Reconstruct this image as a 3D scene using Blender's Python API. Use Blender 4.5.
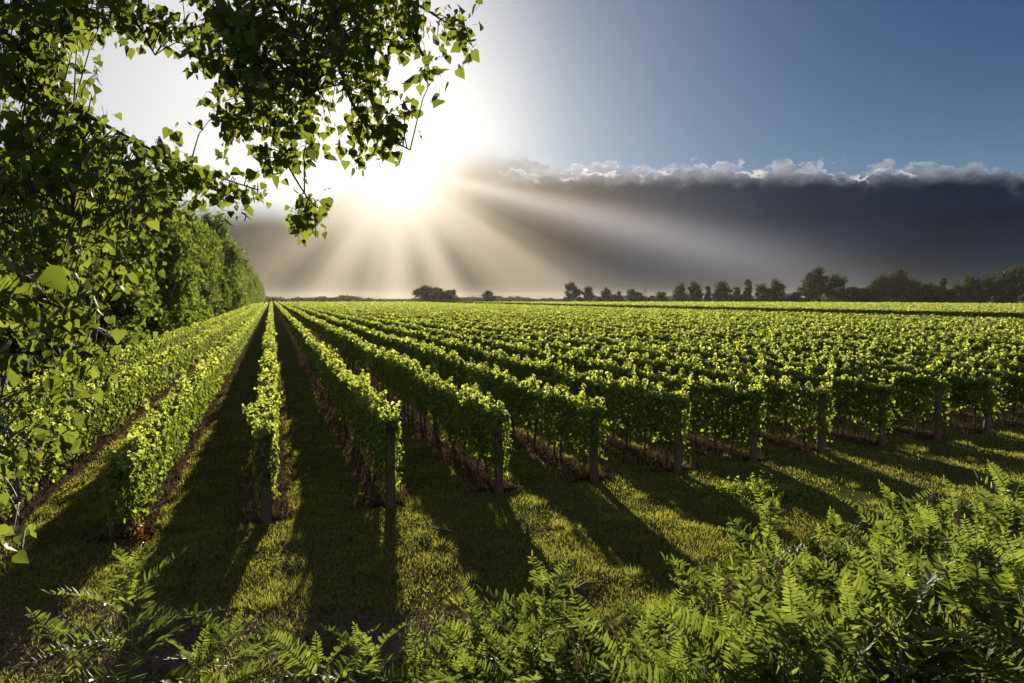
import bpy, math, random
import numpy as np
from mathutils import Vector

SC = bpy.context.scene
for o in list(bpy.data.objects):
    bpy.data.objects.remove(o)
COL = SC.collection
rng = np.random.default_rng(7)
random.seed(7)
R = math.radians

# ------------------------------------------------------------------ camera
H = 4.4                       # eye height (levee bank above the vines)
F = 683.0                     # focal length in pixels of the 1024 px wide frame
PITCH = math.atan(43.5 / F)
cam_d = bpy.data.cameras.new("camera")
cam = bpy.data.objects.new("camera", cam_d)
COL.objects.link(cam)
cam.location = (0, 0, H)
cam.rotation_euler = (math.pi / 2 - PITCH, 0, 0)
cam_d.lens, cam_d.sensor_width = 24.01, 36.0
cam_d.clip_start, cam_d.clip_end = 0.05, 20000
SC.camera = cam

# ------------------------------------------------------------------ sun direction (front, a little left, low)
SUN_AZ = math.atan((395 - 512) / F)          # from +Y, negative = left
SUN_EL = R(10.7)
SUN = Vector((math.sin(SUN_AZ) * math.cos(SUN_EL), math.cos(SUN_AZ) * math.cos(SUN_EL), math.sin(SUN_EL)))
sun_d = bpy.data.lights.new("sun", 'SUN')
sun_d.energy, sun_d.angle, sun_d.color = 5.0, R(0.55), (1.0, 0.89, 0.66)
sun = bpy.data.objects.new("sun", sun_d)
COL.objects.link(sun)
sun.rotation_euler = (-SUN).to_track_quat('-Z', 'Y').to_euler()

SC.view_settings.view_transform = 'Standard'
SC.view_settings.look = 'None'
SC.view_settings.gamma = 1
SC.view_settings.use_curve_mapping = False
SC.view_settings.exposure = 1.35
SC.cycles.use_denoising = True
SC.cycles.max_bounces = 8
SC.cycles.transparent_max_bounces = 8
SC.cycles.volume_bounces = 0
SC.cycles.sample_clamp_indirect = 6


# ------------------------------------------------------------------ node helpers
class E:
    """A scalar socket with arithmetic that builds Math nodes."""
    nt = None

    def __init__(self, s): self.s = s

    @staticmethod
    def m(op, *a, clamp=False):
        n = E.nt.nodes.new('ShaderNodeMath'); n.operation = op; n.use_clamp = clamp
        for i, x in enumerate(a):
            if isinstance(x, E): E.nt.links.new(x.s, n.inputs[i])
            else: n.inputs[i].default_value = x
        return E(n.outputs[0])
    def __add__(a, b): return E.m('ADD', a, b)
    __radd__ = __add__
    def __sub__(a, b): return E.m('SUBTRACT', a, b)
    def __rsub__(a, b): return E.m('SUBTRACT', b, a)
    def __mul__(a, b): return E.m('MULTIPLY', a, b)
    __rmul__ = __mul__
    def __truediv__(a, b): return E.m('DIVIDE', a, b)
    def __neg__(a): return E.m('MULTIPLY', a, -1.0)


def eexp(a): return E.m('EXPONENT', a)
def sstep(lo, hi, x):
    n = E.nt.nodes.new('ShaderNodeMapRange'); n.interpolation_type = 'SMOOTHSTEP'
    E.nt.links.new(x.s, n.inputs['Value'])
    n.inputs['From Min'].default_value = lo; n.inputs['From Max'].default_value = hi
    return E(n.outputs[0])
def link(v, inp):
    if isinstance(v, E): v = v.s
    if hasattr(v, 'is_linked'): E.nt.links.new(v, inp)
    else: inp.default_value = v
def c4(c): return (c[0], c[1], c[2], 1.0)
def mixc(fac, a, b, mode='MIX'):
    n = E.nt.nodes.new('ShaderNodeMix'); n.data_type = 'RGBA'; n.blend_type = mode
    n.clamp_factor = True
    link(fac, n.inputs[0])
    for i, c in ((6, a), (7, b)):
        link(c4(c) if isinstance(c, tuple) else c, n.inputs[i])
    return n.outputs[2]
def scalec(c, f):
    n = E.nt.nodes.new('ShaderNodeVectorMath'); n.operation = 'SCALE'
    link(c if not isinstance(c, tuple) else c[:3], n.inputs[0]); link(f, n.inputs['Scale'])
    return n.outputs[0]
def addc(a, b):
    n = E.nt.nodes.new('ShaderNodeVectorMath'); n.operation = 'ADD'
    link(a, n.inputs[0]); link(b, n.inputs[1])
    return n.outputs[0]
def dot(v, c):
    n = E.nt.nodes.new('ShaderNodeVectorMath'); n.operation = 'DOT_PRODUCT'
    link(v, n.inputs[0]); link(tuple(c), n.inputs[1])
    return E(n.outputs['Value'])
def noise(vec, scale, detail=2, rough=.5, dist=0.0, dim='3D', w=None):
    n = E.nt.nodes.new('ShaderNodeTexNoise'); n.noise_dimensions = dim
    n.inputs['Scale'].default_value = scale; n.inputs['Detail'].default_value = detail
    n.inputs['Roughness'].default_value = rough; n.inputs['Distortion'].default_value = dist
    if vec is not None: link(vec, n.inputs['Vector'])
    if w is not None: link(w, n.inputs['W'])
    return E(n.outputs[0])
def combine(x, y, z):
    n = E.nt.nodes.new('ShaderNodeCombineXYZ')
    for i, v in enumerate((x, y, z)): link(v, n.inputs[i])
    return n.outputs[0]
def ramp(fac, stops, interp='LINEAR'):
    n = E.nt.nodes.new('ShaderNodeValToRGB'); cr = n.color_ramp; cr.interpolation = interp
    while len(cr.elements) < len(stops): cr.elements.new(.5)
    for e, (p, c) in zip(cr.elements, stops):
        e.position = p
        e.color = c4(c) if isinstance(c, tuple) else (c, c, c, 1)
    link(fac, n.inputs[0])
    return n.outputs[0]


# ------------------------------------------------------------------ sky (world)
world = bpy.data.worlds.new("World"); SC.world = world
world.use_nodes = True
world.cycles.sampling_method = 'MANUAL'; world.cycles.sample_map_resolution = 512
nt = world.node_tree; E.nt = nt
nt.nodes.clear()
wout = nt.nodes.new('ShaderNodeOutputWorld')
bg = nt.nodes.new('ShaderNodeBackground'); bg.inputs['Strength'].default_value = 0.0505
nt.links.new(bg.outputs[0], wout.inputs[0])
sky = nt.nodes.new('ShaderNodeTexSky'); sky.sky_type = 'NISHITA'
sky.sun_disc = False
sky.sun_elevation = SUN_EL
sky.sun_rotation = SUN_AZ          # Blender: 0 = +Y, positive clockwise
sky.air_density, sky.dust_density, sky.ozone_density = 1.0, 0.3, 2.5
v = nt.nodes.new('ShaderNodeTexCoord').outputs['Generated']
sx = nt.nodes.new('ShaderNodeSeparateXYZ'); nt.links.new(v, sx.inputs[0])
X, Y, Z = (E(sx.outputs[i]) for i in range(3))
az = E.m('ARCTAN2', X, Y) * (180 / math.pi)
el = E.m('ARCSINE', Z) * (180 / math.pi)
Rt = SUN.cross(Vector((0, 0, 1))).normalized()
Up = Rt.cross(SUN).normalized()
GLOW = Vector(SUN)
ct = E.m('MINIMUM', dot(v, GLOW), 1.0)
th = E.m('ARCCOSINE', ct) * (180 / math.pi)          # degrees from the sun
ph = E.m('ARCTAN2', dot(v, Up), dot(v, Rt)) * (180 / math.pi)
# clear sky plus the bright halo round the sun
SKY_SCALE = 0.28
tint = nt.nodes.new('ShaderNodeVectorMath'); tint.operation = 'MULTIPLY'
nt.links.new(sky.outputs[0], tint.inputs[0]); tint.inputs[1].default_value = (.37, .80, 1.46)
skyc = scalec(tint.outputs[0], SKY_SCALE)
halo = eexp(th * (-1 / 3.6)) * 24.0
halo2 = eexp(th * (-1 / 9.0)) * 16.5 + sstep(6.0, -16.0, az) * eexp(th * (-1 / 26.0)) * 12.5
behind = sstep(62.0, 115.0, th) * (.5 + noise(v, 2.2, 4, .6) * .9)      # fill light added to the unseen sky overhead and behind the viewer
skyc = addc(skyc, scalec((.72, .86, .80), eexp((el - 9.0) * (-1 / 5.5))))
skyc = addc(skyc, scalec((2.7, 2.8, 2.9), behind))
clear = addc(addc(skyc, scalec((1.0, .88, .68), halo)), scalec((1.0, .95, .86), halo2))
# cloud bank: upper edge in degrees of elevation, broken up by billows
n1 = noise(combine(az * .5, el * .9, 0.0), .42, 6, .55)
n2 = noise(combine(az, el * 1.7, 3.0), .9, 6, .62)
def billow(scale, z0):
    vor = nt.nodes.new('ShaderNodeTexVoronoi'); vor.feature = 'SMOOTH_F1'
    vor.inputs['Scale'].default_value = scale; vor.inputs['Smoothness'].default_value = .35
    vor.inputs['Detail'].default_value = 3.0; vor.inputs['Roughness'].default_value = .55
    link(combine(az + n2 * .9, el * 1.5 + n2 * .6, z0), vor.inputs['Vector'])
    return E(vor.outputs['Distance'])
soft = E.m('MAXIMUM', sstep(-2.0, -11.0, az), sstep(15.0, 6.0, th))
sharp = 1.0 - soft
left_drop = sstep(-9.0, -18.0, az) * 4.0
swell = (noise(None, .09, 3, .6, dim='1D', w=az) - .5) * 1.0
flat = E.m('POWER', E.m('COSINE', az * (math.pi / 180)), .75)
edge = 12.0 * flat - left_drop + swell + (n1 - .5) * 1.6 * (sharp * .7 + .3) - billow(.62, 0.0) * 1.25 * sharp
dpt = edge - el
mask = sstep(-.18, .38, dpt) * sharp + sstep(-1.6, 2.2, dpt) * soft
# second, nearer layer of billows inside the bank
swell2 = (noise(None, .13, 3, .6, dim='1D', w=az + 60.0) - .5) * 1.6
edge2 = 11.5 * flat - left_drop + swell2 + (noise(combine(az * .6, el * 1.1, 7.7), .6, 6, .55) - .5) * 1.2 - billow(.62, 4.0) * 1.2
d2 = edge2 - el
near_sun = eexp(th * (-1 / 20.0))
litA = sstep(.30, .0, dpt) * sstep(.40, .62, n2) * (.25 + sstep(.35, .65, n1))
litB = sstep(-.02, .10, d2) * sstep(.55, .05, d2) * sstep(.46, .62, noise(combine(az * .7, el, 1.3), .45, 4, .5))
d3 = 10.3 * flat - left_drop + swell * .6 - el
body = E.m('MAXIMUM', sstep(-.6, 1.3, d3) * .75 + sstep(-.4, 1.4, d2) * .25, soft)
top_col = mixc(sstep(.30, .68, n2), (1.7, 2.05, 2.8), (3.1, 3.5, 4.2))
dark = mixc(sstep(24, 3, E.m('ABSOLUTE', az + 12.0)), (.040, .098, .24), (.36, .30, .26))
streak = noise(combine(az * .10, el * .55, 5.0), .9, 5, .6, .4)
dark = scalec(dark, E.m('MAXIMUM', .1 + streak * 1.9, .35))
top_col = addc(top_col, scalec((4.6, 4.3, 3.9), near_sun * (.4 + n2)))
cloud = mixc(body, top_col, dark)
cloud = addc(cloud, scalec((9.0, 8.5, 7.8), (litA * 1.0 + litB) * (near_sun * 1.2 + .42) * sharp))
# light scattered in front of the bank, with shafts fanning out below the sun
pos = (ph + 180.0) / 180.0 + (noise(None, 9.0, 2, .5, dim='1D', w=ph * .02) - .5) * .015
shaft = ramp(pos, [(0.0, .0), (.10, .05), (.17, .22), (.225, .50), (.275, .18), (.34, .85), (.41, .30), (.455, .55), (.50, 1.0),
                   (.575, .22), (.635, .85), (.69, .12), (.765, .8), (.81, 1.0), (.845, .40), (.875, .22), (.905, .35), (.938, .8), (.965, .45), (1.0, .4)], 'EASE')
sh = E(nt.nodes.new('ShaderNodeRGBToBW').outputs[0]); nt.links.new(shaft, sh.s.node.inputs[0])
rayfade = sstep(3.5, 9.0, th)
sh = sh * rayfade + (1.0 - rayfade) * .62
wide = eexp(th * (-1 / 13.0)) * sstep(48.0, 18.0, th)
tight = eexp(th * (-1 / 2.45))
veil = addc(scalec(mixc(sstep(11.0, 30.0, th), (8.8, 6.8, 4.3), (6.0, 5.8, 6.0)), wide * (sh * 1.15 + .03)), scalec((70.0, 59.0, 43.0), tight))
long_ray = eexp(E.m('POWER', E.m('ABSOLUTE', ph + 13.0) / 4.2, 2.0) * -1.0) * eexp(th * (-1 / 27.0)) * sstep(48, 26, th)
veil = addc(veil, scalec((3.5, 3.2, 3.3), long_ray))
cloud = addc(cloud, veil)
# pale band low over the horizon
cloud = addc(cloud, scalec((.9, .72, .5), eexp(E.m('ABSOLUTE', el) * (-1 / 1.3)) * eexp(th * (-1 / 12.0))))
final = mixc(mask, clear, cloud)
# soft shoulder, so the glare round the sun rolls off to white
sep = nt.nodes.new('ShaderNodeSeparateXYZ'); nt.links.new(final, sep.inputs[0])
final = combine(*[(1.0 - eexp(E(sep.outputs[i]) * (-1.0 / t))) * t for i, t in enumerate((11.5, 10.8, 9.9))])
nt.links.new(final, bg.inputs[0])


# ------------------------------------------------------------------ object helpers
def tag(o, label=None, cat=None, group=None, kind=None):
    for k_, v_ in (('label', label), ('category', cat), ('group', group), ('kind', kind)):
        if v_: o[k_] = v_
    return o


def empty(name, loc=(0, 0, 0), **kw):
    o = bpy.data.objects.new(name, None); COL.objects.link(o); o.location = loc
    o.empty_display_size = .2
    return tag(o, **kw)


def np_mesh(name, V, faces, mat, smooth=False):
    """V (n,3); faces: list of integer arrays (m,k)."""
    me = bpy.data.meshes.new(name)
    V = np.ascontiguousarray(V, dtype=np.float32)
    faces = [np.ascontiguousarray(f, dtype=np.int32) for f in faces if len(f)]
    nl = sum(f.size for f in faces); nf = sum(len(f) for f in faces)
    me.vertices.add(len(V)); me.vertices.foreach_set('co', V.ravel())
    me.loops.add(nl); me.polygons.add(nf)
    me.loops.foreach_set('vertex_index', np.concatenate([f.ravel() for f in faces]))
    tot = np.concatenate([np.full(len(f), f.shape[1], np.int32) for f in faces])
    st = np.zeros(nf, np.int32); st[1:] = np.cumsum(tot)[:-1]
    me.polygons.foreach_set('loop_start', st)
    if smooth: me.polygons.foreach_set('use_smooth', np.ones(nf, bool))
    me.materials.append(mat)
    me.update(calc_edges=True)
    return me


def obj(name, me, parent=None, loc=None):
    o = bpy.data.objects.new(name, me); COL.objects.link(o)
    if parent is not None: o.parent = parent
    if loc is not None: o.location = loc
    return o


def nrm(a): return a / np.maximum(np.linalg.norm(a, axis=-1, keepdims=True), 1e-9)


class Acc:
    """Collects geometry for one mesh."""
    def __init__(s): s.V, s.F, s.n = [], {}, 0
    def add(s, V, faces):
        V = np.asarray(V, float).reshape(-1, 3)
        for f in faces:
            f = np.asarray(f)
            if len(f): s.F.setdefault(f.shape[1], []).append(f + s.n)
        s.V.append(V); s.n += len(V)
    def leaves(s, tmpl, pos, nor, tip, size, wid=None):
        """Instance a leaf template (verts, faces) at each pos."""
        TV, TF = tmpl
        nor = nrm(nor); tip = nrm(tip - nor * (tip * nor).sum(1, keepdims=True)); b = np.cross(tip, nor)
        size = np.broadcast_to(size, (len(pos),))[:, None, None]
        wx = size if wid is None else np.broadcast_to(wid, (len(pos),))[:, None, None]
        V = pos[:, None, :] + TV[None, :, 0:1] * b[:, None, :] * wx + TV[None, :, 1:2] * tip[:, None, :] * size + TV[None, :, 2:3] * nor[:, None, :] * size
        off = (np.arange(len(pos)) * len(TV))[:, None, None]
        s.add(V.reshape(-1, 3), [(off + np.asarray(f)[None]).reshape(-1, len(f[0])) for f in TF])
    def tube(s, pts, rad, sides=6, cap=True):
        pts = np.asarray(pts, float); n = len(pts)
        rad = np.broadcast_to(rad, (n,))
        t = nrm(np.gradient(pts, axis=0))
        ref = np.array([0, 0, 1.0]) if abs(t[:, 2]).mean() < .8 else np.array([1.0, 0, 0])
        a = nrm(np.cross(t, ref)); b = np.cross(t, a)
        ang = np.arange(sides) / sides * 2 * np.pi
        V = pts[:, None] + rad[:, None, None] * (np.cos(ang)[None, :, None] * a[:, None] + np.sin(ang)[None, :, None] * b[:, None])
        i = np.arange(n - 1)[:, None] * sides; j = np.arange(sides)[None]; k = (j + 1) % sides
        Q = np.stack([i + j, i + k, i + sides + k, i + sides + j], -1).reshape(-1, 4)
        fs = [Q]
        if cap: fs.append(np.array([np.arange(sides) + (n - 1) * sides]))
        s.add(V.reshape(-1, 3), fs)
    def mesh(s, name, mat, smooth=False):
        return np_mesh(name, np.concatenate(s.V), [np.concatenate(f) for f in s.F.values()], mat, smooth)


def two_mesh(name, a, ma, b, mb):
    nfa = sum(len(f) for fs in a.F.values() for f in fs)
    order = [np.concatenate(f) for f in a.F.values()] + [np.concatenate(f) + a.n for f in b.F.values()]
    me = np_mesh(name, np.concatenate(a.V + b.V), order, ma)
    me.materials.append(mb)
    mi = np.zeros(len(me.polygons), np.int32); mi[nfa:] = 1
    me.polygons.foreach_set('material_index', mi)
    return me


def vnoise(x, seed, amp=1.0):
    """1-D smooth value noise, roughly in [-amp, amp]."""
    r = np.random.default_rng(seed).uniform(-1, 1, 1024)
    i = np.floor(x).astype(int); f = x - i; f = f * f * (3 - 2 * f)
    return amp * (r[i % 1024] * (1 - f) + r[(i + 1) % 1024] * f)


# ------------------------------------------------------------------ materials
def new_mat(name):
    m = bpy.data.materials.new(name); m.use_nodes = True
    E.nt = m.node_tree; E.nt.nodes.clear()
    out = E.nt.nodes.new('ShaderNodeOutputMaterial')
    return m, out


def leaf_mat(name, stops, trans, tamt=.5, gloss=.05, rough=.45):
    """Thin leaf: diffuse + light shining through + a faint sheen, colour varied leaf by leaf."""
    m, out = new_mat(name)
    geo = E.nt.nodes.new('ShaderNodeNewGeometry')
    rnd = E(geo.outputs['Random Per Island'])
    patch = noise(geo.outputs['Position'], .9, 2)
    f = E.m('ADD', rnd * .70, patch * .9 - .30, clamp=True)
    col = ramp(f, stops)
    tcol = ramp(f, [(0.0, tuple(c * .5 for c in trans)), (.6, trans), (1.0, (trans[0] * 1.35, trans[1] * 1.15, trans[2]))])
    d = E.nt.nodes.new('ShaderNodeBsdfDiffuse'); link(col, d.inputs[0])
    t = E.nt.nodes.new('ShaderNodeBsdfTranslucent'); link(tcol, t.inputs[0])
    g = E.nt.nodes.new('ShaderNodeBsdfGlossy'); g.inputs['Roughness'].default_value = rough
    g.inputs[0].default_value = (1, 1, 1, 1)
    a = E.nt.nodes.new('ShaderNodeMixShader'); a.inputs[0].default_value = tamt
    E.nt.links.new(d.outputs[0], a.inputs[1]); E.nt.links.new(t.outputs[0], a.inputs[2])
    lw = E.nt.nodes.new('ShaderNodeFresnel'); lw.inputs[0].default_value = 1.35
    b = E.nt.nodes.new('ShaderNodeMixShader')
    link(E.m('MULTIPLY', E(lw.outputs[0]) + gloss * .5, gloss * 8, clamp=True), b.inputs[0])
    E.nt.links.new(a.outputs[0], b.inputs[1]); E.nt.links.new(g.outputs[0], b.inputs[2])
    E.nt.links.new(b.outputs[0], out.inputs[0])
    return m


def bark_mat(name, a, b, scale=14, stretch=.25):
    m, out = new_mat(name)
    tc = E.nt.nodes.new('ShaderNodeTexCoord')
    mp = E.nt.nodes.new('ShaderNodeMapping'); mp.inputs['Scale'].default_value = (1, 1, stretch)
    link(tc.outputs['Object'], mp.inputs[0])
    n = noise(mp.outputs[0], scale, 5, .6)
    p = E.nt.nodes.new('ShaderNodeBsdfPrincipled')
    link(ramp(n, [(.3, a), (.7, b)]), p.inputs['Base Color'])
    p.inputs['Roughness'].default_value = .85
    bp = E.nt.nodes.new('ShaderNodeBump'); bp.inputs['Strength'].default_value = .6; bp.inputs['Distance'].default_value = .02
    link(n, bp.inputs['Height']); E.nt.links.new(bp.outputs[0], p.inputs['Normal'])
    E.nt.links.new(p.outputs[0], out.inputs[0])
    return m


M_VINE = leaf_mat('vine_leaf', [(0, (.034, .058, .010)), (.5, (.065, .105, .016)), (1, (.12, .15, .03))], (.33, .43, .045), .48, .012, .65)
M_VINE_FAR = leaf_mat('vine_leaf_far', [(0, (.035, .065, .012)), (.5, (.065, .115, .018)), (1, (.12, .15, .03))], (.34, .465, .05), .50, .01, .6)
M_LIT_TOP = leaf_mat('lit_top_vine_leaf', [(0, (.065, .11, .02)), (.5, (.105, .155, .032)), (1, (.15, .19, .05))], (.49, .57, .09), .55, .012, .6)  # paler, more translucent vine leaf: sunlight on the row tops put into the colour
M_TREE = leaf_mat('tree_leaf', [(0, (.026, .044, .011)), (.6, (.046, .072, .015)), (1, (.08, .10, .022))], (.175, .24, .026), .50, .006, .6)
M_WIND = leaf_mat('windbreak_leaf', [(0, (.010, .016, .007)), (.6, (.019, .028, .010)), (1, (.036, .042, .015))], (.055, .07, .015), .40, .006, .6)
M_POPLAR = leaf_mat('poplar_leaf', [(0, (.020, .042, .010)), (.6, (.034, .068, .014)), (.95, (.060, .095, .02)), (1, (.14, .12, .02))], (.185, .235, .026), .50, .008, .6)
M_FERN = leaf_mat('pinnate_leaf', [(0, (.020, .036, .010)), (.5, (.042, .066, .016)), (.85, (.10, .115, .03)), (1, (.17, .16, .04))], (.215, .275, .038), .49, .022, .55)
M_UNDER = leaf_mat('undergrowth_leaf', [(0, (.030, .055, .014)), (.55, (.055, .09, .022)), (.9, (.10, .11, .03)), (1, (.16, .10, .06))], (.21, .25, .035), .46, .012, .5)
M_GRASS = leaf_mat('grass_blade', [(0, (.035, .064, .014)), (.5, (.060, .095, .018)), (.78, (.12, .12, .032)), (1, (.21, .15, .07))], (.35, .365, .055), .52, .012, .6)
M_LITTER = leaf_mat('dry_litter', [(0, (.046, .033, .022)), (.5, (.092, .064, .043)), (.9, (.14, .100, .066)), (1, (.18, .135, .09))], (.125, .086, .048), .2, .002, .8)
M_RED = leaf_mat('red_weed_leaf', [(0, (.10, .03, .015)), (.6, (.17, .045, .02)), (1, (.16, .10, .03))], (.30, .08, .03), .5, .03)
M_POST = bark_mat('weathered_post', (.048, .029, .017), (.12, .078, .046), 20, .12)
M_TRUNK = bark_mat('vine_trunk_bark', (.035, .020, .013), (.10, .062, .042), 40, .2)
M_BARK = bark_mat('tree_bark', (.04, .032, .024), (.12, .095, .07), 10)
M_STEM = bark_mat('green_stem', (.05, .06, .02), (.11, .10, .04), 20)
m_, out_ = new_mat('trellis_wire')
p_ = E.nt.nodes.new('ShaderNodeBsdfPrincipled'); p_.inputs['Base Color'].default_value = (.3, .3, .3, 1)
p_.inputs['Metallic'].default_value = .8; p_.inputs['Roughness'].default_value = .5
E.nt.links.new(p_.outputs[0], out_.inputs[0]); M_WIRE = m_

# ------------------------------------------------------------------ vineyard layout
SL = (272 - 512) / F                         # rows head this much left per metre ahead
DV = np.array([SL, 1.0]) / math.hypot(SL, 1)   # along the rows
NV = np.array([DV[1], -DV[0]])                 # across the rows (to the right)
SPC, C0 = 2.46, -0.18
def row_u(k): return (-.044 + .593 * k) * H
def row_end(k):
    y = H * (3.02 + .225 * k)
    return np.array([row_u(k) + SL * y, y])
TRACK = (36, 50)                             # rows left out for the track between the two blocks

# ground colour: grass, soil strips under the rows, bare headland track
m, out = new_mat('ground_soil_and_grass')
geo = E.nt.nodes.new('ShaderNodeNewGeometry'); P = geo.outputs['Position']
sp = E.nt.nodes.new('ShaderNodeSeparateXYZ'); link(P, sp.inputs[0])
gx, gy = E(sp.outputs[0]), E(sp.outputs[1])
across = (gx * float(NV[0]) + gy * float(NV[1]) - C0) / SPC
big = noise(P, .35, 4, .6); mid = noise(P, 2.2, 5, .65); fine = noise(P, 14, 5, .7)
wob = (mid - .5) * .35 + (fine - .5) * .2
fr = E.m('ABSOLUTE', E.m('FRACT', across + .5) - .5) * SPC + wob * .8
strip = sstep(.62, .34, fr)
infield = sstep(-.6, .5, gy - (across * (.225 * H) + 3.02 * H) + wob * 3.0)
strip = strip * infield * sstep(-3.2, -2.6, across)
track = sstep(1.3, .5, E.m('ABSOLUTE', gy - 8.3 + gx * .06) + wob * 1.6) * .9
bare = sstep(.60, .74, big * .6 + mid * .45) * .7
soil = ramp(fine * .6 + mid * .4, [(.3, (.042, .027, .018)), (.55, (.105, .066, .043)), (.75, (.19, .135, .09))])
gravel = ramp(fine * .7 + mid * .3, [(.3, (.055, .040, .03)), (.6, (.13, .098, .072)), (.8, (.27, .22, .18))])
grass = ramp(fine * .5 + mid * .3 + big * .2, [(.3, (.034, .042, .013)), (.5, (.062, .066, .020)), (.7, (.11, .092, .034))])
col = mixc(bare, grass, soil)
col = mixc(strip, col, soil)
col = mixc(track, col, gravel)
p = E.nt.nodes.new('ShaderNodeBsdfPrincipled'); link(col, p.inputs['Base Color'])
p.inputs['Roughness'].default_value = 1.0; p.inputs['Specular IOR Level'].default_value = 0.0
bp = E.nt.nodes.new('ShaderNodeBump'); bp.inputs['Strength'].default_value = 1.0; bp.inputs['Distance'].default_value = .07
link(fine * .6 + mid * .5 + noise(P, 60, 3, .6) * .3, bp.inputs['Height']); E.nt.links.new(bp.outputs[0], p.inputs['Normal'])
E.nt.links.new(p.outputs[0], out.inputs[0])
M_GROUND = m
# one sheet to the horizon, gently uneven near the camera
xs = np.concatenate([[-3000, -1500, -600, -150], np.linspace(-40, 50, 181), [150, 600, 1500, 3000]])
ys = np.concatenate([[-800, -300, -40], np.linspace(-5, 45, 101), [70, 150, 600, 1500, 4000]])
GXm, GYm = np.meshgrid(xs, ys)
def ground_z(x, y):
    fade = np.clip((48 - y) / 15, 0, 1) * np.clip((y + 5) / 4, 0, 1) * np.clip((48 - np.abs(x)) / 8, 0, 1)
    return fade * (.035 * np.sin(x * 1.7 + y * .6) * np.sin(y * 1.3 - x * .4) + .025 * np.sin(x * 3.9 - y * 2.2) * np.sin(y * 3.1 + x))
gv = np.stack([GXm, GYm, ground_z(GXm, GYm)], -1).reshape(-1, 3)
nx, ny = len(xs), len(ys)
ii = (np.arange(ny - 1)[:, None] * nx + np.arange(nx - 1)[None]).reshape(-1, 1)
ground = obj('ground', np_mesh('ground', gv, [np.concatenate([ii, ii + 1, ii + nx + 1, ii + nx], 1)], M_GROUND, True))
tag(ground, kind='structure')

# ------------------------------------------------------------------ leaf shapes
LEAF6 = (np.array([[0, 0, 0], [.42, .18, .10], [.36, .66, .08], [0, 1, -.06], [-.36, .66, .08], [-.42, .18, .10]], float),
         [[[0, 1, 2, 3], [0, 3, 4, 5]]])
LEAFQ = (np.array([[-.5, 0.1, 0], [.35, 0, 0.12], [.5, .9, 0], [-.3, 1, .12]], float), [[[0, 1, 2, 3]]])
# broad heart-shaped poplar leaf with a pointed tip, folded along the midrib
POP = (np.array([[0, 0, 0], [.30, -.05, .05], [.50, .16, .09], [.46, .38, .08], [.26, .68, .02], [0, 1.05, -.12],
                 [-.26, .68, .02], [-.46, .38, .08], [-.50, .16, .09], [-.30, -.05, .05], [0, .36, 0]], float),
       [[[0, 1, 2, 10], [10, 2, 3, 4], [0, 10, 8, 9], [10, 6, 7, 8]], [[10, 4, 5], [10, 5, 6]]])
BLADE = (np.array([[-.5, 0, 0], [.5, 0, 0], [0, 1, 0]], float), [[[0, 1, 2]]])

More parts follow.
